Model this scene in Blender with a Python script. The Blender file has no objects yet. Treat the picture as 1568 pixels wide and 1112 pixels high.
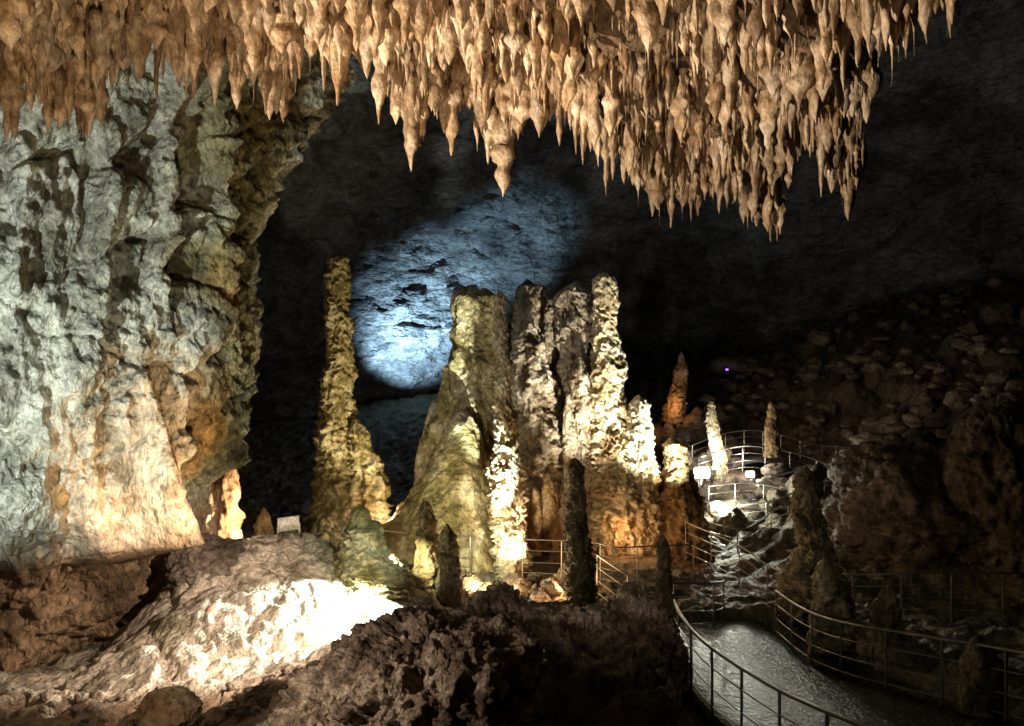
import bpy, math, random
import numpy as np
from mathutils import Vector
random.seed(7); rng=np.random.default_rng(7)
F=1045.0; CZ=6.5
def W(px,py,d):
    return np.array([(px-784)*d/F, d, CZ+(556-py)*d/F])
# ---------------- noise ----------------
def _h(ix,iy,iz,s):
    n=(ix*73856093)^(iy*19349663)^(iz*83492791)^(s*1013904223)
    n&=0xffffffff
    n=((n^(n>>13))*1274126177)&0xffffffff
    n^=n>>16
    n=(n*1103515245+12345)&0xffffffff
    n^=n>>15
    return (n&0xffff)/65535.0
def vn(P,s=0):
    i=np.floor(P).astype(np.int64); f=P-i; u=f*f*f*(f*(f*6-15)+10)
    r=0
    for a in(0,1):
        wa=u[...,0] if a else 1-u[...,0]
        for b in(0,1):
            wb=u[...,1] if b else 1-u[...,1]
            for c in(0,1):
                wc=u[...,2] if c else 1-u[...,2]
                r=r+wa*wb*wc*_h(i[...,0]+a,i[...,1]+b,i[...,2]+c,s)
    return r*2-1
def fbm(P,o=4,s=0,g=0.5,ridge=False):
    r=0;a=1.0;t=0
    for k in range(o):
        v=vn(P*(2.03**k)+k*17.3,s+k)
        if ridge: v=1-2*np.abs(v)
        r=r+a*v;t+=a;a*=g
    return r/t
def worley(P,s=0):
    i=np.floor(P).astype(np.int64)
    f1=np.full(P.shape[:-1],9.0); f2=f1.copy(); idv=f1*0
    for a in(-1,0,1):
        for b in(-1,0,1):
            for c in(-1,0,1):
                X=i[...,0]+a;Y=i[...,1]+b;Z=i[...,2]+c
                hx=_h(X,Y,Z,s);hy=_h(X,Y,Z,s+11);hz=_h(X,Y,Z,s+23)
                d=np.sqrt((X+hx-P[...,0])**2+(Y+hy-P[...,1])**2+(Z+hz-P[...,2])**2)
                m=d<f1
                f2=np.where(m,f1,np.minimum(f2,d)); idv=np.where(m,hx,idv); f1=np.where(m,d,f1)
    return f1,f2,idv
# ---------------- mesh ----------------
def build(name,grids,mat,col=None,smooth=True):
    vs=[];fs=[];off=0
    for V,closed in grids:
        n,m,_=V.shape
        idx=np.arange(n*m).reshape(n,m)+off
        if closed:
            r=np.roll(idx,-1,axis=1); a=idx[:-1];b=r[:-1];c=r[1:];d=idx[1:]
        else:
            a=idx[:-1,:-1];b=idx[:-1,1:];c=idx[1:,1:];d=idx[1:,:-1]
        fs.append(np.stack([a,b,c,d],-1).reshape(-1,4)); vs.append(V.reshape(-1,3)); off+=n*m
    v=np.concatenate(vs).astype(np.float32); f=np.concatenate(fs).astype(np.int32)
    me=bpy.data.meshes.new(name)
    me.vertices.add(len(v)); me.vertices.foreach_set('co',v.ravel())
    me.loops.add(f.size); me.loops.foreach_set('vertex_index',f.ravel())
    me.polygons.add(len(f)); me.polygons.foreach_set('loop_start',np.arange(0,f.size,4,dtype=np.int32))
    me.polygons.foreach_set('loop_total',np.full(len(f),4,dtype=np.int32))
    me.update(calc_edges=True)
    if smooth: me.polygons.foreach_set('use_smooth',np.ones(len(f),dtype=bool))
    if col is not None:
        at=me.color_attributes.new('Albedo','FLOAT_COLOR','POINT')
        at.data.foreach_set('color',col.astype(np.float32).ravel())
    ob=bpy.data.objects.new(name,me); bpy.context.scene.collection.objects.link(ob)
    me.materials.append(mat)
    return ob
# ---------------- materials ----------------
def rock(name,c1,c2,c3,scale=1.0,zs=1.0,bump=0.5,bd=0.06,rough=0.75,attr=False,fine=14.0,crack=0.35,spec=0.3):
    m=bpy.data.materials.new(name); m.use_nodes=True; nt=m.node_tree; N=nt.nodes; L=nt.links
    b=N['Principled BSDF']
    tc=N.new('ShaderNodeTexCoord'); mp=N.new('ShaderNodeMapping'); mp.inputs['Scale'].default_value=(1,1,zs)
    L.new(tc.outputs['Object'],mp.inputs['Vector'])
    def noise(s,det=8,r=0.6,dist=0.0,src=None):
        n=N.new('ShaderNodeTexNoise'); n.inputs['Scale'].default_value=s; n.inputs['Detail'].default_value=det
        n.inputs['Roughness'].default_value=r; n.inputs['Distortion'].default_value=dist
        L.new(src or mp.outputs[0],n.inputs['Vector']); return n.outputs['Fac']
    n1=noise(scale,5,0.65,0.6)
    rp=N.new('ShaderNodeValToRGB'); e=rp.color_ramp.elements
    e[0].position=0.38;e[0].color=(*c1,1);e[1].position=0.62;e[1].color=(*c3,1)
    k=e.new(0.5);k.color=(*c2,1)
    L.new(n1,rp.inputs[0])
    n2=noise(scale*7,4,0.75)
    mr=N.new('ShaderNodeMapRange');mr.inputs[1].default_value=0.34;mr.inputs[2].default_value=0.66;mr.inputs[3].default_value=0.5;mr.inputs[4].default_value=1.3
    L.new(n2,mr.inputs[0])
    mx=N.new('ShaderNodeVectorMath');mx.operation='SCALE'
    L.new(rp.outputs[0],mx.inputs[0]);L.new(mr.outputs[0],mx.inputs['Scale'])
    out=mx.outputs[0]
    if attr:
        a=N.new('ShaderNodeAttribute');a.attribute_name='Albedo'
        mm=N.new('ShaderNodeVectorMath');mm.operation='MULTIPLY'
        L.new(out,mm.inputs[0]);L.new(a.outputs['Color'],mm.inputs[1]); out=mm.outputs[0]
    L.new(out,b.inputs['Base Color'])
    n3=noise(fine,4,0.75); n4=noise(fine*0.25,3,0.65,0.0)
    vo=N.new('ShaderNodeTexVoronoi');vo.inputs['Scale'].default_value=fine*0.45
    L.new(mp.outputs[0],vo.inputs['Vector'])
    ad=N.new('ShaderNodeMath');ad.operation='MULTIPLY_ADD';ad.inputs[1].default_value=2.2
    L.new(n4,ad.inputs[0]);L.new(n3,ad.inputs[2])
    ad2=N.new('ShaderNodeMath');ad2.operation='MULTIPLY_ADD';ad2.inputs[1].default_value=crack
    L.new(vo.outputs['Distance'],ad2.inputs[0]);L.new(ad.outputs[0],ad2.inputs[2])
    bu=N.new('ShaderNodeBump');bu.inputs['Strength'].default_value=bump;bu.inputs['Distance'].default_value=bd
    L.new(ad2.outputs[0],bu.inputs['Height']);L.new(bu.outputs[0],b.inputs['Normal'])
    b.inputs['Roughness'].default_value=rough
    b.inputs['Specular IOR Level'].default_value=spec
    return m
M_ceil=rock('stalactite_calcite',(.28,.175,.095),(.50,.36,.235),(.70,.575,.445),4.0,0.6,.6,.02,.45,fine=28,spec=.45,attr=True)
M_roof=rock('ceiling_rock',(.07,.042,.025),(.15,.095,.055),(.24,.16,.10),2.0,1,.9,.05,.7,fine=14)  # roof darker than the stalactites, painting shade into the gaps
M_wallw=rock('warm_flowstone',(.22,.12,.06),(.45,.3,.18),(.6,.5,.36),1.2,.4,.7,.08,.7,fine=9)
M_stal=rock('algae_calcite',(.19,.15,.055),(.39,.31,.15),(.58,.50,.33),.9,.8,.9,.08,.65,fine=10)
M_cream=rock('cream_calcite',(.30,.19,.09),(.55,.45,.27),(.68,.60,.44),1.3,.8,.8,.08,.6,fine=10)
M_grey=rock('grey_calcite',(.20,.14,.08),(.42,.34,.23),(.56,.48,.36),1.3,.8,.9,.08,.7,fine=9)
M_brown=rock('brown_calcite',(.12,.06,.025),(.27,.17,.07),(.42,.3,.17),1.2,.7,.9,.08,.65,fine=10)
M_dark=rock('dark_calcite',(.08,.065,.035),(.19,.16,.085),(.32,.27,.18),1.8,.7,.9,.06,.6,fine=12)
M_ground=rock('cave_floor_rock',(.5,.48,.42),(.9,.88,.84),(1.15,1.12,1.05),1.0,1,1,.08,.6,attr=True,fine=9)
M_back=rock('cavern_limestone',(.08,.08,.08),(.15,.15,.15),(.23,.23,.23),.35,1.6,.9,.4,.85,fine=2.0)
M_bould=rock('boulder_rock',(.06,.045,.03),(.14,.105,.075),(.24,.19,.14),1.0,1,.9,.08,.75,fine=7)
M_path=rock('wet_path_concrete',(.015,.015,.014),(.028,.027,.025),(.045,.042,.038),2.,1,1,.04,.36,fine=14,spec=.45)
M_out=rock('outcrop_rock',(.08,.055,.038),(.22,.16,.11),(.47,.39,.29),2.2,1,1,.08,.55,fine=10)
M_wallA=rock('wall_calcite',(.34,.32,.25),(.8,.79,.72),(1.28,1.28,1.22),1.1,.6,1,.14,.8,attr=True,fine=8)
M_sign=rock('sign_panel',(.6,.6,.58),(.7,.7,.68),(.78,.78,.76),1.,1,.1,.01,.5)
def metal():
    m=bpy.data.materials.new('handrail_steel');m.use_nodes=True;nt=m.node_tree;b=nt.nodes['Principled BSDF']
    b.inputs['Metallic'].default_value=.85
    n=nt.nodes.new('ShaderNodeTexNoise');n.inputs['Scale'].default_value=8;n.inputs['Detail'].default_value=4
    r=nt.nodes.new('ShaderNodeValToRGB');r.color_ramp.elements[0].color=(.20,.19,.17,1);r.color_ramp.elements[1].color=(.38,.37,.34,1)
    nt.links.new(n.outputs[0],r.inputs[0]);nt.links.new(r.outputs[0],b.inputs['Base Color'])
    b.inputs['Roughness'].default_value=.38
    return m
M_rail=metal()
def emis(name,c,s):
    m=bpy.data.materials.new(name);m.use_nodes=True;b=m.node_tree.nodes['Principled BSDF']
    b.inputs['Base Color'].default_value=(*c,1);b.inputs['Emission Color'].default_value=(*c,1);b.inputs['Emission Strength'].default_value=s
    return m
M_lampW=emis('lamp_glass_white',(1,.97,.9),40);M_lampP=emis('lamp_glass_violet',(.3,.1,1),4)
# ---------------- stalagmites ----------------
def column(prof,d,seed=0,plate=.10,knob=.12,flute=.05,rough=.16,pl=.38,na=80,sq=1.0,bury=1.0,dz=.045):
    prof=list(prof)
    zs=np.array([CZ+(556-p[0])*d/F for p in prof]); cx=np.array([((p[1]+p[2])/2-784)*d/F for p in prof]); rr=np.array([(p[2]-p[1])/2*d/F for p in prof])
    zs=np.append(zs,zs[-1]-bury);cx=np.append(cx,cx[-1]);rr=np.append(rr,rr[-1]*1.1)
    top=zs[0];bot=zs[-1]; n=max(24,int((top-bot)/dz))
    z=np.linspace(top,bot,n)
    r=np.interp(-z,-zs,rr);c=np.interp(-z,-zs,cx)
    cap=np.clip((top-z)/(rr[1]*1.0+1e-3),0,1); r=r*np.sqrt(1-(1-cap)**2)
    a=np.linspace(0,2*np.pi,na,endpoint=False)
    A,Z=np.meshgrid(a,z); R=np.repeat(r[:,None],na,1);C=np.repeat(c[:,None],na,1)
    P=np.stack([C+np.cos(A)*R,d+np.sin(A)*R,Z],-1)
    ms=max(.25,np.median(r))
    q=fbm(P/(ms*1.6),3,seed)*rough*1.6
    ph=Z/pl+2.2*vn(P*np.array([1,1,.5])/(ms*.8),seed+5)+1.0*vn(P*np.array([1,1,.5])/(ms*.35),seed+6)+.6*vn(P/(ms*.2),seed+16)
    fr=ph-np.floor(ph); cup=np.where(fr<.7,fr/.7,(1-fr)/.3); cup=cup*cup*(3-2*cup)
    msk=np.clip(vn(P/(ms*.9)+9,seed+9)+vn(P/(ms*.4)+3,seed+19)*.7+.45,0,1.2)
    q+=plate*(cup-.5)*msk
    wp=P+.25*pl*np.stack([vn(P/(pl*.5),seed+31),vn(P/(pl*.5),seed+32),vn(P/(pl*.5),seed+33)],-1)
    f1,f2,_=worley(wp*np.array([1,1,.75])/(pl*.8),seed)
    q+=knob*(.5-f1)
    f1,f2,_=worley(wp/(pl*.38),seed+1)
    q+=knob*.5*(.5-f1)
    q+=flute*vn(P*np.array([1,1,.12])/(ms*.28),seed+3)
    q+=.10*fbm(P/(ms*.3),4,seed+4)
    amp=np.minimum(R,.8+.25*R)
    R2=R+q*amp*1.25
    wob=.12*ms*vn(np.stack([Z*0,Z*0+seed,Z/1.3],-1),seed+8)
    V=np.stack([C+wob+np.cos(A)*R2,d+np.sin(A)*R2*sq,Z+.04*vn(P/.3,seed+2)],-1)
    V[0,:,:]=V[0].mean(0)
    return V,True
def stalagmite(name,parts,mat,**k):
    g=[]
    for i,(d,prof,kw) in enumerate(parts):
        kk=dict(k);kk.update(kw); g.append(column(prof,d,seed=kk.pop('seed',0)+i*7,**kk))
    return build(name,g,mat)
A=[(386,514,528),(393,506,537),(430,503,539),(470,501,538),(484,497,539),(520,500,540),(560,498,540),(580,491,541),(600,492,536),(640,491,544),(690,486,556),(750,482,572),(830,470,590)]
stalagmite('stalagmite',[(26,A,{}),(25.6,[(640,540,556),(690,535,578),(740,530,597),(820,515,602)],{'flute':.15}),(25,[(770,480,500),(800,472,520),(840,460,540)],{})],M_stal,seed=3,knob=.34,plate=.18)
Bp=[(438,694,735),(441,690,756),(480,690,758),(518,692,758),(530,694,760),(550,683,763),(600,678,768),(640,672,772),(700,662,778),(760,650,780),(850,640,790)]
stalagmite('flowstone_column',[(26.5,Bp,{'plate':.09,'flute':.24,'pl':.6,'knob':.14,'rough':.06}),(26.2,[(440,735,752),(455,725,765),(540,722,764),(700,722,770)],{'plate':.06}),(25.9,[(560,676,690),(600,674,702),(700,668,705)],{'flute':.2}),(27,[(612,660,672),(640,655,690),(700,645,700)],{}),
   (27,[(664,645,655),(690,637,662),(770,630,668)],{})],M_stal,seed=21,na=150)
stalagmite('flowstone_dome',[(24.5,[(625,695,715),(650,680,728),(700,660,742),(760,628,752),(800,590,765),(850,560,780)],{})],M_stal,seed=33,plate=.02,knob=.05,flute=.08,rough=.1,na=160)
stalagmite('stalagmite',[(22.6,[(445,763,773),(455,758,775),(520,755,777),(600,758,784),(690,757,795),(715,750,800),(760,750,802),(800,757,805),(885,765,812)],{})],M_cream,seed=41,plate=.42,knob=.35,pl=.28,rough=.14)
stalagmite('flowstone_column',[(27.8,[(428,797,812),(440,790,830),(500,788,836),(580,785,845),(660,783,866),(730,800,870),(850,800,890)],{}),
  (27,[(430,873,892),(450,854,896),(480,846,900),(560,852,903),(650,858,908),(780,870,930),(850,870,930)],{'pl':.7,'plate':.25}),
  (27,[(458,838,846),(480,832,848),(600,828,850),(700,830,860)],{'knob':.4}),
  (26.6,[(560,828,842),(580,822,856),(640,825,862),(700,832,876),(770,836,885)],{'flute':.2}),
  (26,[(490,797,812),(530,790,828),(580,784,838),(640,781,854),(700,790,868),(725,805,866),(728,830,850)],{'bury':.05,'flute':.3,'plate':.1}),
  (25.4,[(600,868,875),(640,862,880),(740,860,886),(800,858,888)],{'plate':.3}),
  (25.6,[(545,884,894),(590,875,903),(640,872,908),(700,875,915),(800,885,930)],{'knob':.4})],M_grey,seed=57,plate=.15,knob=.34,pl=.45,flute=.22,rough=.22,na=130)
stalagmite('stalagmite',[(25.8,[(415,915,935),(425,908,941),(480,907,943),(540,906,952),(560,904,958),(600,902,957),(650,900,966),(720,897,985),(800,895,1015),(840,900,1020)],{}),
  (25.2,[(605,970,985),(620,963,994),(680,957,1000),(740,960,1012),(830,955,1020)],{'knob':.5,'plate':.15}),
  (25.0,[(690,935,955),(740,925,975),(840,915,990)],{'flute':.2})],M_cream,seed=63,plate=.2,knob=.28,rough=.2,na=120)
stalagmite('stalagmite',[(25,[(668,1022,1035),(680,1016,1045),(720,1018,1055),(760,1010,1072),(840,1003,1090)],{})],M_brown,seed=71,plate=.16,knob=.35)
stalagmite('stalagmite',[(24.5,[(724,835,843),(740,830,850),(800,825,856)],{}),(24.2,[(745,815,821),(760,811,826),(800,808,830)],{})],M_brown,seed=75,na=40,knob=.3)
stalagmite('stalagmite',[(40,[(538,1040,1044),(560,1036,1050),(590,1028,1050),(620,1018,1048)],{})],M_brown,seed=81,plate=.45,pl=.5)
stalagmite('stalagmite',[(32,[(612,1083,1092),(640,1080,1098),(680,1086,1108),(710,1092,1112)],{})],M_cream,seed=83,plate=.3,knob=.3)
stalagmite('stalagmite',[(17,[(700,875,885),(715,869,892),(780,870,895),(850,868,905),(930,870,915)],{})],M_dark,seed=91,plate=.35,pl=.2,dz=.025,knob=.45)
stalagmite('stalagmite',[(17,[(768,645,660),(790,640,668),(850,640,672),(900,632,690),(950,615,715)],{})],M_stal,seed=95,plate=.3,pl=.22,flute=.15,dz=.025,knob=.45)
stalagmite('stalagmite',[(16.5,[(803,680,690),(825,672,700),(930,668,712)],{})],M_dark,seed=97,plate=.15,pl=.25,dz=.025,knob=.35)
stalagmite('stalagmite',[(15,[(820,1008,1018),(845,1005,1025),(950,1010,1035)],{})],M_dark,seed=99,plate=.4,pl=.15,dz=.02,knob=.4)
stalagmite('stalagmite',[(18,[(714,1228,1240),(735,1220,1252),(790,1218,1258),(840,1226,1272),(890,1200,1290)],{})],M_dark,seed=105,plate=.25,pl=.26,dz=.025,knob=.45,rough=.06)
stalagmite('stalagmite',[(15,[(852,1258,1274),(880,1247,1288),(960,1242,1305)],{}),(14.6,[(895,1350,1362),(930,1337,1376),(1000,1327,1382)],{})],M_dark,seed=108,plate=.15,dz=.025,knob=.35,rough=.08)
stalagmite('stalagmite',[(11,[(975,1490,1505),(1010,1478,1530),(1090,1470,1540)],{})],M_dark,seed=109,plate=.1,dz=.03,knob=.3)
stalagmite('stalagmite',[(15.8,[(773,545,557),(785,537,566),(801,532,570),(806,522,585),(835,520,590),(870,500,612),(900,490,640)],{})],M_stal,seed=111,plate=.12,pl=.16,knob=.14,rough=.06,dz=.02)
stalagmite('stalagmite',[(23,[(776,400,406),(800,393,414),(835,385,420)],{})],M_brown,seed=115,na=40,knob=.3)
stalagmite('stalagmite',[(30,[(614,1178,1183),(630,1175,1189),(665,1171,1191)],{})],M_brown,seed=119,na=40,knob=.3)
stalagmite('drapery_column',[(19.5,[(650,337,345),(700,333,356),(760,322,362),(840,300,370)],{}),(19.2,[(735,315,325),(780,305,335),(840,290,340)],{})],M_wallw,seed=117,plate=.1,flute=.25,knob=.3)
# ---------------- left wall ----------------
def wall():
    cx,cy=-10.6,14.5; D=math.hypot(cx,cy); ca=math.atan2(-cx,cy)
    ep=[(-300,560),(60,540),(130,500),(170,462),(230,432),(340,392),(420,385),(500,382),(560,365),(620,352),(700,335),(760,300),(830,268),(880,245),(950,190),(1050,120),(1200,90)]
    rp=[]
    for py,px in ep:
        ea=math.atan((784-px)/F); rp.append((CZ+(556-py)*16.0/F, D*math.sin(ca-ea)))
    rp.sort(); zz=np.array([r[0] for r in rp]);rv=np.array([r[1] for r in rp])
    z=np.linspace(-3,17,640); a=np.linspace(math.radians(-175),math.radians(75),950)
    A_,Z=np.meshgrid(a,z); R=np.interp(Z,zz,rv)
    bx=(cx+np.cos(A_)*R)/(cy+np.sin(A_)*R)
    zt=CZ+.1; zb=CZ-3.6
    dn=np.clip((zt-Z)/(zt-zb),0,1); up=1-np.clip((zb+.2-Z)/.6,0,1)
    front=(np.sin(A_)<.2)
    bul=1.9*np.exp(-((bx+.54+.015*dn)/(.012+.026*dn))**2)*dn**.8+.8*np.exp(-((bx+.62)/(.012+.02*dn))**2)*np.clip(dn*1.6-.6,0,1)
    rib=.8*np.exp(-((bx+.43)/.02)**2)*front+.5*np.exp(-((bx+.50)/.012)**2)*front
    bul=bul*front*up
    sup=1-np.clip(bul*1.3,0,.85)
    P=np.stack([cx+np.cos(A_)*R,cy+np.sin(A_)*R,Z],-1)
    fl=np.array([1,1,.18])
    R2=R+bul+(rib*.6+.75*fbm(P*fl/2.2,3,5)+.5*fbm(P*fl/.8,3,6,ridge=True)*(.5+.5*vn(P/2.5,66))+.6*fbm(P/1.3,4,7))*sup
    wq=P+.25*np.stack([vn(P/.5,3),vn(P/.5,4),vn(P/.5,14)],-1)
    f1,f2,_=worley(wq*np.array([1,1,.6])/.5,8)
    pat=np.clip(.6+1.2*fbm(P/2,2,77),0,1.2)
    R2+=(.38*(.5-f1)*pat+.14*fbm(P/.2,4,9))*sup
    f1,f2,_=worley(wq/.22,18); R2+=.09*(.5-f1)*sup*pat
    f1,f2,_=worley((P+.4*vn(P/.9,15)[...,None])*np.array([1,1,.7])/1.6,12); R2+=.5*(.5-f1)*sup
    R2-=.25*np.exp(-((f2-f1)/.04)**2)*sup*pat
    R2+=.09*fbm(P*fl/.25,3,10,ridge=True)
    R2-=.2
    V=np.stack([cx+np.cos(A_)*R2,cy+np.sin(A_)*R2,Z],-1)
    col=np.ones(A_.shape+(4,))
    foot_shade=1-np.clip((Z-(CZ-3.5))/.7,0,1)  # darker wall foot: shadow under the beam edge put into the colour
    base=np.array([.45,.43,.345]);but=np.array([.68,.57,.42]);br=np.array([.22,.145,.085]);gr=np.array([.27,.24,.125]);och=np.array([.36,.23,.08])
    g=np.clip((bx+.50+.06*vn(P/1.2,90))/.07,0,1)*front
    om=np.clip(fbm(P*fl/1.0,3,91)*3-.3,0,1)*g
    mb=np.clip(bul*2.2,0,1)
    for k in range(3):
        c=base[k]*(1-g)+gr[k]*g; c=c*(1-om)+och[k]*om; c=c*(1-mb)+but[k]*mb; c=c*(1-foot_shade)+br[k]*foot_shade; col[...,k]=c*1.25
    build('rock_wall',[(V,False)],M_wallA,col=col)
wall()
# ---------------- ground ----------------
cp=[(-250,1050,11),(0,1045,11),(120,1050,11),(0,1180,8),(200,1105,9.5),(350,1095,9.5),(150,1000,13),(200,960,15),
(230,965,12.5),(300,875,14.2),(335,838,15.3),(420,850,15),(485,822,16.0),(440,920,13.3),(400,1015,11.5),(530,930,14.2),(600,905,15.5),(620,900,16),(560,868,17),(600,950,13.6),(510,975,12.7),(470,1025,11),
(350,850,20),(450,850,21),(400,835,24),(500,835,25),(600,832,26),(700,855,24),(660,945,17),(760,905,20),(810,890,22),(880,930,17),(900,850,24),(1000,845,25),(960,880,21),
(450,1090,8.8),(500,1045,9.6),(570,1015,10.4),(680,985,11),(770,945,12.4),(860,965,12.4),(960,950,13.3),(1020,970,13),(600,1150,8),(700,1150,8),(850,1150,8.3),(1000,1140,9),(960,1050,11),
(1100,1040,12),(1200,990,15),(1100,930,18),(1200,1130,9),(1350,1180,7.5),(1500,1130,9.5),(1450,1020,13),(1568,1000,15),(1300,960,16),(1300,920,20),(1500,920,20),(1150,860,24),(1080,840,26),
(1120,790,30),(1180,760,34),(1100,715,33),(1040,650,40),(1150,690,38),(1300,700,34),(1380,680,30),(1450,720,24),(1568,700,24),(1568,600,30),(1568,520,36),(1568,440,43),(1400,480,45),(1300,500,48),(1150,560,50),(1000,600,50),(1700,430,40),(1900,500,32),(1700,800,20),
(700,640,46),(550,660,46),(400,700,42),(600,760,36),(850,700,40),(200,760,36),(450,790,32),(0,800,32)]
C=np.array([W(*c) for c in cp])
def mq(r): return np.sqrt(r*r+.25)
K=mq(np.linalg.norm(C[:,None,:2]-C[None,:,:2],axis=-1)); wgt=np.linalg.solve(K+1e-6*np.eye(len(C)),C[:,2]-C[:,2].mean())
def gz(X,Y):
    z=np.full(X.shape,C[:,2].mean())
    for i in range(len(C)): z=z+wgt[i]*mq(np.hypot(X-C[i,0],Y-C[i,1]))
    return z
def sm(x,a,b):
    t=np.clip((x-a)/(b-a),0,1); return t*t*(3-2*t)
gt=np.concatenate([np.linspace(-1.6,-.85,60,endpoint=False),np.linspace(-.85,.85,700),np.linspace(.86,1.8,70)])
gy=3*np.exp(np.linspace(0,math.log(56/3),620))
def ground():
    T,Y=np.meshgrid(gt,gy); X=T*Y
    Z=gz(X,Y); P=np.stack([X,Y,Z],-1)
    fg=(1-sm(Y+.0*X,11.,11.8))*sm(X,-3.4,-2.8)
    fg=np.maximum(fg,(1-sm(Y,13,15))*sm(X,-1,0.2)*(1-sm(X,3,3.6)))
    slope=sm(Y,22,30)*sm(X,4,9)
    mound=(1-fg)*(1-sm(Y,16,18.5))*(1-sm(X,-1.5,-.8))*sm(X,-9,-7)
    P3=P
    f1,f2,_=worley(P3/1.1+.35*vn(P3/.7,1)[...,None],31); g1,g2,_=worley(P3/.42+.3*vn(P3/.3,2)[...,None],32)
    k1,k2,_=worley(P3/.2+.3*vn(P3/.2,2)[...,None],42)
    h=np.clip(f2-f1,0,.5)
    Z2=Z+.12*fbm(P3/1.5,4,33)
    Z2+=fg*(.6*h-.2+.35*fbm(P3/.9,5,34,ridge=True)+.2*np.clip(g2-g1,0,.4))
    h2a,h2b,idv=worley(P3/1.9+.3*vn(P3/.9,7)[...,None],35); h3a,h3b,_=worley(P3/.8,36)
    Z2+=slope*(1.3*np.clip(h2b-h2a,0,.6)*(.4+1.2*idv)+.45*np.clip(h3b-h3a,0,.5)+.6*fbm(P3/4,4,37))
    Z2+=mound*(.17*np.clip(.55-g1,-.2,.5)+.04*(.5-k1)+.20*fbm(P3/1.0,5,38)-.12*np.exp(-((f2-f1)/.05)**2))
    mid=(1-fg)*(1-slope)*(1-mound)
    Z2+=mid*(.3*h-.15+.22*fbm(P3/.8,4,39,ridge=True))
    col=np.ones(X.shape+(4,))
    def setc(m,c):
        for k in range(3): col[...,k]=col[...,k]*(1-m)+c[k]*m
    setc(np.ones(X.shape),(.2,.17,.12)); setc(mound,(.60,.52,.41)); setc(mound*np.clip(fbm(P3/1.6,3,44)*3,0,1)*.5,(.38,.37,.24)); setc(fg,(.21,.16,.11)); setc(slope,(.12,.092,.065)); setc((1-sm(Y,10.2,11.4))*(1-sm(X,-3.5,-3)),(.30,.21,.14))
    return X,Y,Z2,col
X,Y,Z2,col=ground()
def smooth(pts,n=8):
    pts=[np.array(p) for p in pts]; out=[]
    for i in range(len(pts)-1):
        p0=pts[max(i-1,0)];p1=pts[i];p2=pts[i+1];p3=pts[min(i+2,len(pts)-1)]
        for k in range(n):
            t=k/n; out.append(.5*((2*p1)+(-p0+p2)*t+(2*p0-5*p1+4*p2-p3)*t*t+(-p0+3*p1-3*p2+p3)*t**3))
    out.append(pts[-1]); return np.array(out)
lr=smooth([W(1028,912,15.2),W(1045,945,13.6),W(1080,985,12),W(1180,1050,9.6),W(1320,1112,7.6),W(1560,1200,6.0)])
rr_=smooth([W(1188,905,17),W(1235,935,15),W(1300,955,13.4),W(1420,975,11.8),W(1568,1000,10.2),W(1800,1050,8.3)])
H=1.1
for i in range(0,len(lr),2):
    for s in np.linspace(0,1,7):
        p=lr[i]*(1-s)+rr_[i]*s
        dd=np.hypot(X-p[0],Y-p[1]); m=1-sm(dd,.7,1.5)
        Z2=np.where(m>0,Z2*(1-m)+np.minimum(Z2,p[2]-H-.35)*m,Z2)
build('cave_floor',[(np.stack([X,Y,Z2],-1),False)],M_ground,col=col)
def gh(x,y):
    i=int(np.clip(np.searchsorted(gy,y),0,len(gy)-1)); j=int(np.clip(np.searchsorted(gt,x/y),0,len(gt)-1)); return float(Z2[i,j])
def lift(p,h=.3):
    p=np.array(p); p[2]=max(p[2],gh(p[0],p[1])+h); return p
nn=len(lr); Lb=lr-np.array([0,0,H]);Rb=rr_-np.array([0,0,H])
e1=np.array([Lb[0]+np.array([.1,1.3,-.1])]);e2=np.array([Rb[0]+np.array([.1,1.6,-.1])])
Lb=np.concatenate([e1,Lb]);Rb=np.concatenate([e2,Rb])
s=np.linspace(0,1,12)[None,:,None]; top=Lb[:,None]*(1-s)+Rb[:,None]*s
dn=np.array([0,0,.25])
pv=np.concatenate([(top[:,:1]-dn),top,(top[:,-1:]-dn)],1)
build('path',[(pv,False)],M_path,smooth=False)
# ---------------- railings ----------------
def tube(pts,r,ns=8):
    pts=np.array(pts,float); n=len(pts); tg=np.gradient(pts,axis=0) if n>2 else np.repeat((pts[1]-pts[0])[None],n,0)
    tg/=np.linalg.norm(tg,axis=1)[:,None]+1e-9
    up=np.where(np.abs(tg[:,2:3])>.9,np.array([[1,0,0]]),np.array([[0,0,1]]))
    a=np.cross(tg,up);a/=np.linalg.norm(a,axis=1)[:,None];b=np.cross(tg,a)
    th=np.linspace(0,2*np.pi,ns,endpoint=False)
    return pts[:,None]+r*(np.cos(th)[None,:,None]*a[:,None]+np.sin(th)[None,:,None]*b[:,None]),True
def railing(pts,h=1.1,mids=(.3,.62,.9),sp=1.1,r=.028):
    pts=np.array(pts); g=[tube(pts,r)]
    for m in mids: g.append(tube(pts-np.array([0,0,h*m]),r*.45,6))
    seg=np.linalg.norm(np.diff(pts,axis=0),axis=1);cum=np.r_[0,np.cumsum(seg)];n=max(2,int(cum[-1]/sp)+1)
    for sv in np.linspace(0,cum[-1],n):
        p=np.array([np.interp(sv,cum,pts[:,k]) for k in range(3)])
        g.append(tube([p,p-np.array([0,0,h+.3])],r*.8))
    return build('handrail',g,M_rail)
railing(lr);railing(rr_)
def RL(l,**k): return railing(smooth([W(*p) for p in l],6),**k)
RL([(340,828,22),(430,822,22),(560,812,23),(660,820,22.5),(720,822,22)],r=.03)
RL([(800,826,20.5),(900,830,20),(945,838,19.5),(1000,836,20),(1062,834,21)],r=.022)
RL([(915,850,18),(960,880,17),(1000,893,16.5),(1040,893,16.5),(1095,893,17),(1108,890,18)])
RL([(1050,800,23),(1130,835,20.5),(1180,868,19),(1240,895,18)],r=.022)
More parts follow.
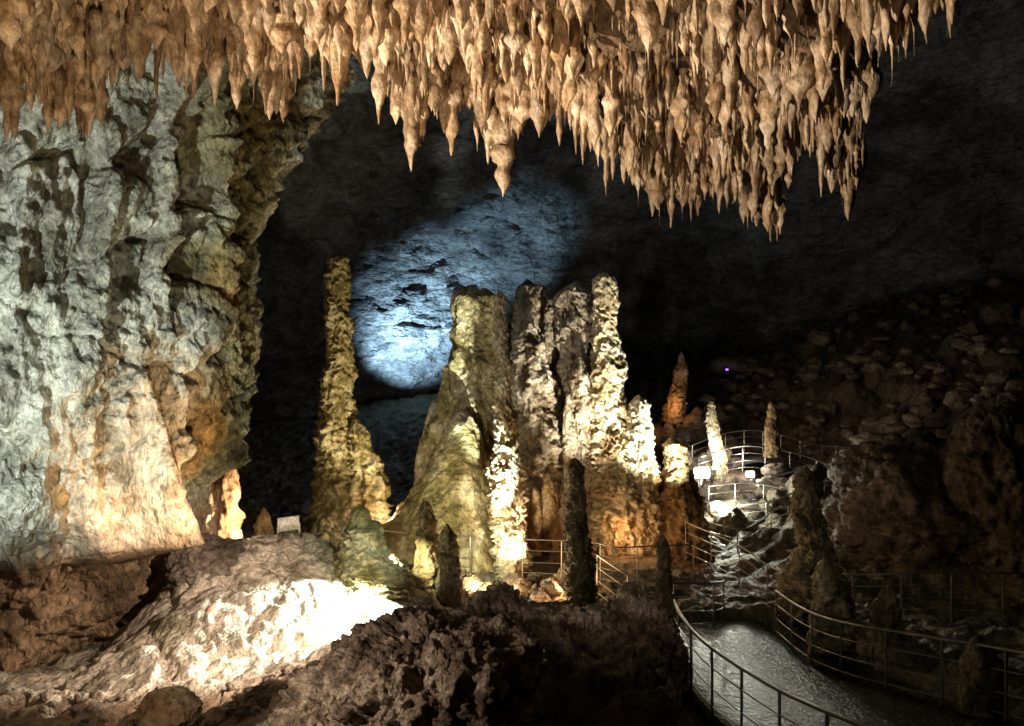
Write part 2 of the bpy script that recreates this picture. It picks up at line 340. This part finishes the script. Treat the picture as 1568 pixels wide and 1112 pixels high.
RL([(1085,800,26),(1140,810,25),(1190,780,27),(1240,770,28)])
RL([(1240,878,20),(1320,880,19),(1420,877,18.5),(1568,878,18),(1750,880,18)])
RL([(1060,682,33),(1110,664,34),(1155,659,34.5),(1200,667,35),(1255,682,35),(1370,688,34)],r=.035)
RL([(1070,700,31),(1120,686,31.5),(1160,684,32),(1230,698,32),(1290,722,31)],r=.03)
RL([(1280,682,33),(1330,700,31.5),(1370,690,30)],r=.035)
RL([(1180,730,30),(1260,716,30),(1320,735,29.5),(1370,700,29)],r=.035)
RL([(1130,775,28),(1190,765,27),(1250,740,27),(1310,742,27)],r=.03)
RL([(1085,745,29),(1150,740,29),(1230,752,28),(1300,738,28)],r=.025)
def deck(l1,w=1.6):
    a=smooth([W(*p) for p in l1],6)-np.array([0,0,1.15]); b=a+np.array([0.2,-w,-.02]); dn=np.array([0,0,.2])
    return np.stack([a-dn,a,b,b-dn],1),False
build('walkway',[deck([(1060,682,33),(1110,664,34),(1155,659,34.5),(1200,667,35),(1255,682,35),(1370,688,34)]),deck([(1180,730,30),(1260,716,30),(1320,735,29.5),(1370,700,29)]),deck([(1085,800,26),(1140,810,25),(1190,780,27),(1240,770,28)])],M_path,smooth=False)
# ---------------- boulders ----------------
def bould(c,r,seed,na=70,nz=44,amp=.35):
    a=np.linspace(0,2*np.pi,na,endpoint=False);e=np.linspace(math.pi/2,-math.pi/2,nz)
    A_,E=np.meshgrid(a,e); U=np.stack([np.cos(A_)*np.cos(E),np.sin(A_)*np.cos(E),np.sin(E)],-1)
    f1,f2,_=worley(U*1.3+seed*3.7,seed)
    q=1+amp*(.9*(.6-f1)+.5*fbm(U*1.5+seed,4,seed)+.3*fbm(U*5+seed,4,seed+3,ridge=True))
    if na>100:
        f1,f2,_=worley(U*4+.5*vn(U*3,seed)[...,None],seed+4); q+=amp*.35*np.clip(f2-f1,0,.4)
        q+=amp*.12*fbm(U*16,3,seed+9,ridge=True)
    return np.array(c)+U*q[...,None]*np.array(r),True
def B1(px,py,d,wpx,hpx,seed,dep=1.0,**k):
    return bould(W(px,py,d),(wpx*d/F/2,wpx*d/F/2*dep,hpx*d/F/2),seed,**k)
build('boulder',[B1(1400,775,23,210,180,1,na=160,nz=110),B1(1530,760,21,150,230,2,na=140,nz=100)],M_bould)
build('boulder',[B1(255,1090,9.2,80,60,3,na=110,nz=70)],M_wallw)
build('boulder',[B1(320,870,14.8,110,80,5,na=110,nz=70)],M_bould)
build('rock_outcrop',[B1(650,1110,8.6,330,250,11,na=280,nz=180,amp=.55),B1(480,1145,8.2,170,120,12,na=160,nz=100,amp=.5),B1(570,1060,10,120,90,13,na=140,nz=90,amp=.5),B1(765,990,12,105,155,14,na=180,nz=120,amp=.55),
  B1(880,1065,11.5,210,215,15,na=220,nz=150,amp=.55),B1(985,1020,12.5,100,180,16,na=160,nz=110,amp=.5),B1(965,925,14,40,60,18,na=110)],M_out)
rub=[]
for i in range(110):
    t=random.uniform(330,560);d=random.uniform(9.3,10.9); x=(t-784)*d/F; s_=random.uniform(.03,.11)
    rub.append(bould((x,d,gh(x,d)+s_*.3),(s_,s_*.8,s_*.7),200+i,na=14,nz=9,amp=.7))
for i in range(50):
    t=random.uniform(50,330);d=random.uniform(9.,10.6); x=(t-784)*d/F; s_=random.uniform(.03,.1)
    rub.append(bould((x,d,gh(x,d)+s_*.3),(s_,s_*.8,s_*.7),300+i,na=14,nz=9,amp=.7))
for i in range(60):
    t=random.uniform(690,900);d=random.uniform(18,21.5); x=(t-784)*d/F; s_=random.uniform(.08,.3)
    rub.append(bould((x,d,gh(x,d)+s_*.3),(s_,s_*.8,s_*.9),1300+i,na=22,nz=14,amp=.7))
build('rubble',rub,M_out)
rub=[]
for i in range(520):
    t=random.uniform(1010,1750);d=random.uniform(27,50); x=(t-784)*d/F; s_=.17*math.exp(random.gauss(.4,.5))
    rub.append(bould((x,d,gh(x,d)+s_*.4),(s_*random.uniform(.7,1.4),s_,s_*random.uniform(.4,1.0)),400+i,na=20,nz=14,amp=.6))
build('boulder_field',rub,M_bould)
# ---------------- cavern shell ----------------
def shell():
    a=np.linspace(0,2*np.pi,900,endpoint=False);e=np.concatenate([np.linspace(math.pi/2,.75,60,endpoint=False),np.linspace(.75,-.4,330),np.linspace(-.42,-math.pi/2,30)])
    A_,E=np.meshgrid(a,e);U=np.stack([np.cos(A_)*np.cos(E),np.sin(A_)*np.cos(E),np.sin(E)],-1)
    R=np.array([46,40,30]); c=np.array([4,16,3])
    P=c+U*R
    f1,f2,idv=worley(P/7+.4*vn(P/4,1)[...,None],51);g1,g2,gi=worley((P+1.2*vn(P/2,3)[...,None])*np.array([1,1,1.8])/3.4,52)
    k1,k2,ki=worley((P+.5*vn(P/1,3)[...,None])*np.array([1,1,1.6])/1.5,55)
    q=1+.05*fbm(P/9,5,53)+.05*np.clip(.6-f1,-1,1)-.016*(gi-.5)-.007*(ki-.5)+.006*np.exp(-((g2-g1)/.05)**2)+.007*fbm(P/1.2,4,54,ridge=True)
    return c+U*R*q[...,None],True
build('cavern_wall',[shell()],M_back)
# ---------------- ceiling + stalactites ----------------
ex=np.array([-400,0,60,130,200,250,330,390,440,480,520,560,590,690,760,830,920,1000,1090,1185,1215,1240,1320,1332,1345,1400,1450,1475,1500,1700])
et=np.array([185,180,150,205,140,145,140,165,205,155,125,165,205,230,245,215,260,330,330,350,300,262,275,200,115,80,50,-10,-60,-100])
def edge(px): return 2150/(556-np.interp(px,ex,et))
def cz(X_,Y_):
    P=np.stack([X_,Y_,X_*0],-1)
    return CZ+2.64-.6*np.clip(fbm(P/.75,3,71)+.1,-.3,1)+.14*fbm(P/.25,2,72)
def ceiling():
    px=np.linspace(-500,1700,420); T=(px-784)/F; ed=edge(px)-.12
    s=np.linspace(0,1,200)
    D=1.2+(ed[None,:]-1.2)*s[:,None]
    X_=T[None,:]*D; V=np.stack([X_,D,cz(X_,D)],-1)
    ex_=[]
    last=V[-1]
    for k in range(1,60):
        dz=.04*k+.0022*k*k; dd=.25*math.sin(k/60*math.pi*2)-.02*k
        p=last.copy(); Dn=p[:,1]+dd+.0; 
        p=np.stack([T*Dn,Dn,last[:,2]+dz],-1)
        n=fbm(p/.5,3,73)*.2*min(1,k/5); p[:,1]+=n; ex_.append(p)
    V=np.concatenate([V,np.array(ex_)],0)
    return V,False
build('cave_ceiling',[ceiling()],M_roof)
NR=22
def stalactite(x,y,z,L,r,seed,kind,na=12,nr=NR,flat=1.0):
    t=np.linspace(0,1,nr)**.9
    k1=3+ (seed%5)
    if kind==0: pr=(1-t)**.75*(1+.22*np.sin(t*k1*3+seed))
    elif kind==1:
        pr=np.where(t<.72,.62+.42*np.sin(t/.72*math.pi*.8)**2,(.62+.42*math.sin(math.pi*.8)**2)*(1-np.clip((t-.72)/.28,0,1)**1.6))*(1+.15*np.sin(t*k1*3.7+seed*2))
    elif kind==3:
        pr=np.where(t<.5,.8+.25*np.sin(t/.5*math.pi),.8*np.exp(-((t-.5)/.16)**2)+.14*(1-t)*2)*(1+.15*np.sin(t*k1*3+seed))
    else: pr=.95*(1-t**1.8)**.8*(1+.25*np.sin(t*k1*3+seed))
    pr=np.array(pr); pr[0]*=1.3; pr[-1]=.03
    a=np.linspace(0,2*np.pi,na,endpoint=False); rot=seed*1.7
    Rr=r*pr
    w=.45*r*t**.6*(1-.6*t)
    cxo=x+w*vn(np.stack([t*2.4,t*0+seed,t*0],-1),1); cyo=y+w*vn(np.stack([t*2.4,t*0+seed,t*0+5],-1),2)
    lx=np.cos(a)[None]*Rr[:,None]*flat; ly=np.sin(a)[None]*Rr[:,None]/flat
    return np.stack([cxo[:,None]+lx*math.cos(rot)-ly*math.sin(rot),cyo[:,None]+lx*math.sin(rot)+ly*math.cos(rot),np.repeat((z+.12-t*(L+.12))[:,None],na,1)],-1)
G=[];S=[];TT=[]
for i in range(5400):
    px=random.uniform(-250,1560); e=float(edge(px)); u=random.random(); d=2.6+(e-2.6)*(u**.65)
    if d<2.6: continue
    x=(px-784)/F*d
    big=random.random(); kind=random.choice([0,0,1,1,3,2,2])
    r=.021*math.exp(random.gauss(.3,.38)); L=r*random.uniform(3.,8.5)
    if big<.13:
        r=random.uniform(.05,.085);L=random.uniform(.25,.58)
        if px<520: r*=1.3
    if big>.80: r=.008;L=random.uniform(.1,.32);kind=0
    L=min(L,.62)*(.7+.3*min(1,d/6))
    G.append(stalactite(x,d,0,L,r,i,kind,flat=random.uniform(.8,1.5)));S.append((x,d));TT.append(random.uniform(.55,1.15))
for i in range(560):
    px=random.uniform(-250,1480); d=float(edge(px))-random.uniform(.02,.4); x=(px-784)/F*d
    r=.019*math.exp(random.gauss(.6,.45));L=min(.8,r*random.uniform(4,12))
    G.append(stalactite(x,d,0,L,r,i+5000,random.choice([0,0,1,2,3]),flat=random.uniform(.8,1.4)));S.append((x,d));TT.append(random.uniform(.6,1.1))
xs=np.array([s_[0] for s_ in S]);ys=np.array([s_[1] for s_ in S]);zc=cz(xs,ys)
for V,z in zip(G,zc): V[...,2]+=z
BV=np.stack(G)
cen=BV.mean(2,keepdims=True); rad=BV-cen; ns_=fbm(BV/.09,2,81)+.5*vn(BV*np.array([1,1,.6])/.04,82)
BV=cen+rad*(1+.42*ns_[...,None])
tt=np.linspace(0,1,NR)[None,:,None]; st=np.clip(tt*1.5+.2+.35*vn(BV/.15,83),0,1)  # roots tinted darker than tips: shade between stalactites put in the colour
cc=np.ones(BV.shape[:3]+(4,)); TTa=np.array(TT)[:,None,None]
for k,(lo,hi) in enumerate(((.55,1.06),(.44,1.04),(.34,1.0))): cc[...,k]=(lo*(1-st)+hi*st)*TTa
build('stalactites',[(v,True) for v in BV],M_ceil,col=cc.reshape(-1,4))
# ---------------- lamps ----------------
def spot(pos,tgt,power,col=(1,.85,.65),ang=70,blend=.5,rad=.08,name='floodlight_or_fill'):
    l=bpy.data.lights.new(name,'SPOT');l.energy=power;l.color=col;l.spot_size=math.radians(ang);l.spot_blend=blend;l.shadow_soft_size=rad
    o=bpy.data.objects.new(name,l);bpy.context.scene.collection.objects.link(o);pos=lift(pos);o.location=pos
    o.rotation_euler=(Vector(tgt)-Vector(pos)).to_track_quat('-Z','Y').to_euler();return o
def point(pos,power,col,rad=.1,name='cave_lamp'):
    l=bpy.data.lights.new(name,'POINT');l.energy=power;l.color=col;l.shadow_soft_size=rad
    o=bpy.data.objects.new(name,l);bpy.context.scene.collection.objects.link(o);o.location=lift(pos,.35);return o
WARM=(1,.72,.42);ORA=(1,.5,.2)
# ceiling
spot((-4.2,3.2,CZ-1.6),(2.6,6.8,CZ+2.4),3500,(1,.83,.62),64,.8,.03)
spot((-1.2,1.5,CZ-2.6),(-2.2,5.2,CZ+2.4),900,(1,.75,.46),80,.7,.03)
# wall cool + warm
spot((-6.9,5.6,CZ-2.4),W(110,380,12.5),2300,(.84,.96,1),88,.16,.06)
spot((-4.2,9.0,CZ-3.0),W(250,560,13),330,(1,1,.85),64,.7,.08)
spot((-4.2,10.6,CZ-3.7),W(238,740,12.2),850,(1,.56,.27),56,.7,.06)
# back patch
spot(W(606,616,47),W(630,515,53),36000,(.46,.75,1),70,1,.15)
spot(W(690,600,45),W(765,400,52),11000,(.45,.76,1),44,.9,.15)
# mound
spot(W(655,810,14.8),W(545,935,13.9),5400,(.93,1,.95),64,.3,.06)
spot((-1.9,9.6,CZ-2.0),W(320,945,12.4),2300,(1,.80,.66),64,.6,.06)
spot(W(690,780,12.5),W(555,830,15.8),330,(.85,1,.75),40,.8,.06)
# group
spot(W(795,872,21.0),W(782,800,22.8),1000,(1,.86,.62),70,.7,.06)
spot(W(775,870,20.2),W(726,495,26.5),13500,(.93,1,.88),30,.6,.06)
spot(W(1085,790,22.5),W(975,620,25.5),6500,(.98,1,.88),58,.6,.06)
spot(W(950,870,21),W(870,520,26.5),5600,(1,.95,.8),44,.7,.06)
point(W(950,822,23.6),50,ORA);point(W(1010,832,23.2),16,ORA);point(W(597,792,24.3),110,WARM);point(W(735,895,19.2),300,(1,.78,.45));point(W(868,900,18.8),110,ORA)
point(W(822,915,17.5),60,(1,.65,.35))
point(W(815,790,24.8),24,(1,.7,.45))
spot(W(640,860,21),W(522,590,26),3000,(1,.88,.55),50,.7,.08)
spot(W(600,880,19),W(690,700,25),600,(.95,1,.66),50,.8,.1)
spot(W(598,850,15.6),W(650,870,17),330,(1,.93,.6),60,.6,.05)
point(W(715,850,21),130,(.95,1,.7))
point(W(385,790,19),280,(1,.75,.45))
# far right
point(W(1030,622,38.6),80,ORA);point(W(1078,700,31.2),300,(1,.95,.85));point(W(1122,690,30.8),60,(1,.8,.6));point(W(1150,704,31.5),180,(1,.85,.75));point(W(1105,768,28.0),800,(.95,1,.8))
point(W(1113,567,45),2,(.4,.1,1))
spot(W(1050,430,24),W(1420,560,42),900,(1,.72,.5),66,.9,.3)
spot((6,6,CZ+1),W(1480,150,45),600,(.35,.55,1),60,1,.5)
spot((5.0,8.5,CZ+1.5),W(1260,830,18),210,(1,.86,.68),46,.9,.1)  # added fill with no lamp behind it, lifts the right middle ground
spot((1.2,8.0,CZ-.5),W(900,900,15.5),150,(1,.85,.68),60,.9,.1)  # added warm fill for the front stalagmites, not a cave lamp
spot((-3.2,6.5,CZ-2.2),W(640,1060,9),330,(1,.82,.66),80,.9,.05)
spot((-3.5,6,CZ-2),W(60,1090,10),170,(1,.75,.5),70,.9,.05)
# fixtures
def fixture(pos,glass=M_lampW,s=.22,up=.0):
    import bmesh
    e=bpy.data.objects.new('floodlight',None);bpy.context.scene.collection.objects.link(e);pos=np.array(pos);pos[2]=max(gh(pos[0],pos[1])+s*1.1,pos[2] if up else -99);e.location=pos
    def box(nm,sz,loc,mat):
        bm=bmesh.new();bmesh.ops.create_cube(bm,size=1);
        for v in bm.verts: v.co=Vector((v.co.x*sz[0],v.co.y*sz[1],v.co.z*sz[2]))
        bmesh.ops.bevel(bm,geom=bm.edges[:],offset=min(sz)*.15,segments=2,affect='EDGES')
        me=bpy.data.meshes.new(nm);bm.to_mesh(me);bm.free();me.materials.append(mat)
        o=bpy.data.objects.new(nm,me);bpy.context.scene.collection.objects.link(o);o.parent=e;o.location=loc
    box('housing',(s*1.5,s*.6,s),(0,.03,0),M_rail);box('glass',(s*1.3,.02,s*.8),(0,-s*.3,0),glass)
    box('bracket',(s*.2,s*.2,s*1.4),(0,.05,-s),M_rail)
fixture(W(1074,706,31.0),s=.5);fixture(W(1148,714,31),s=.28);fixture(W(1166,716,31),s=.34);fixture(W(1052,725,30),s=.18);fixture(W(1113,566,45.5),M_lampP,.13,1);fixture(W(1250,604,42),s=.1);fixture(W(1284,592,43),s=.1)
def sign():
    p=[W(425,794,22),W(458,790,22),W(458,811,22),W(425,815,22)]
    t=np.array([0,.06,0])
    box_=np.array([[p[0]+t,p[1]+t],[p[0],p[1]],[p[3],p[2]],[p[3]+t,p[2]+t]])
    g=[(box_,False)]
    for q in (p[3],p[2]):
        g.append(tube([q+np.array([0,.03,.2]),q+np.array([0,.03,-.9])],.03))
    build('info_sign',g,M_sign,smooth=False)
sign();spot(W(440,770,20.5),W(441,800,22),14,(1,1,1),60,.6,.05)
# world
w=bpy.data.worlds.new('World');bpy.context.scene.world=w;w.use_nodes=True
w.node_tree.nodes['Background'].inputs[0].default_value=(.3,.45,.7,1);w.node_tree.nodes['Background'].inputs[1].default_value=.01
cam=bpy.data.cameras.new('camera');co=bpy.data.objects.new('camera',cam);bpy.context.scene.collection.objects.link(co)
cam.sensor_width=36;cam.lens=36*F/1568;cam.clip_end=300;cam.clip_start=.05
co.location=(0,0,CZ);co.rotation_euler=(math.radians(90),0,0);bpy.context.scene.camera=co
sc=bpy.context.scene;sc.view_settings.view_transform='Standard';sc.view_settings.look='None';sc.view_settings.exposure=0
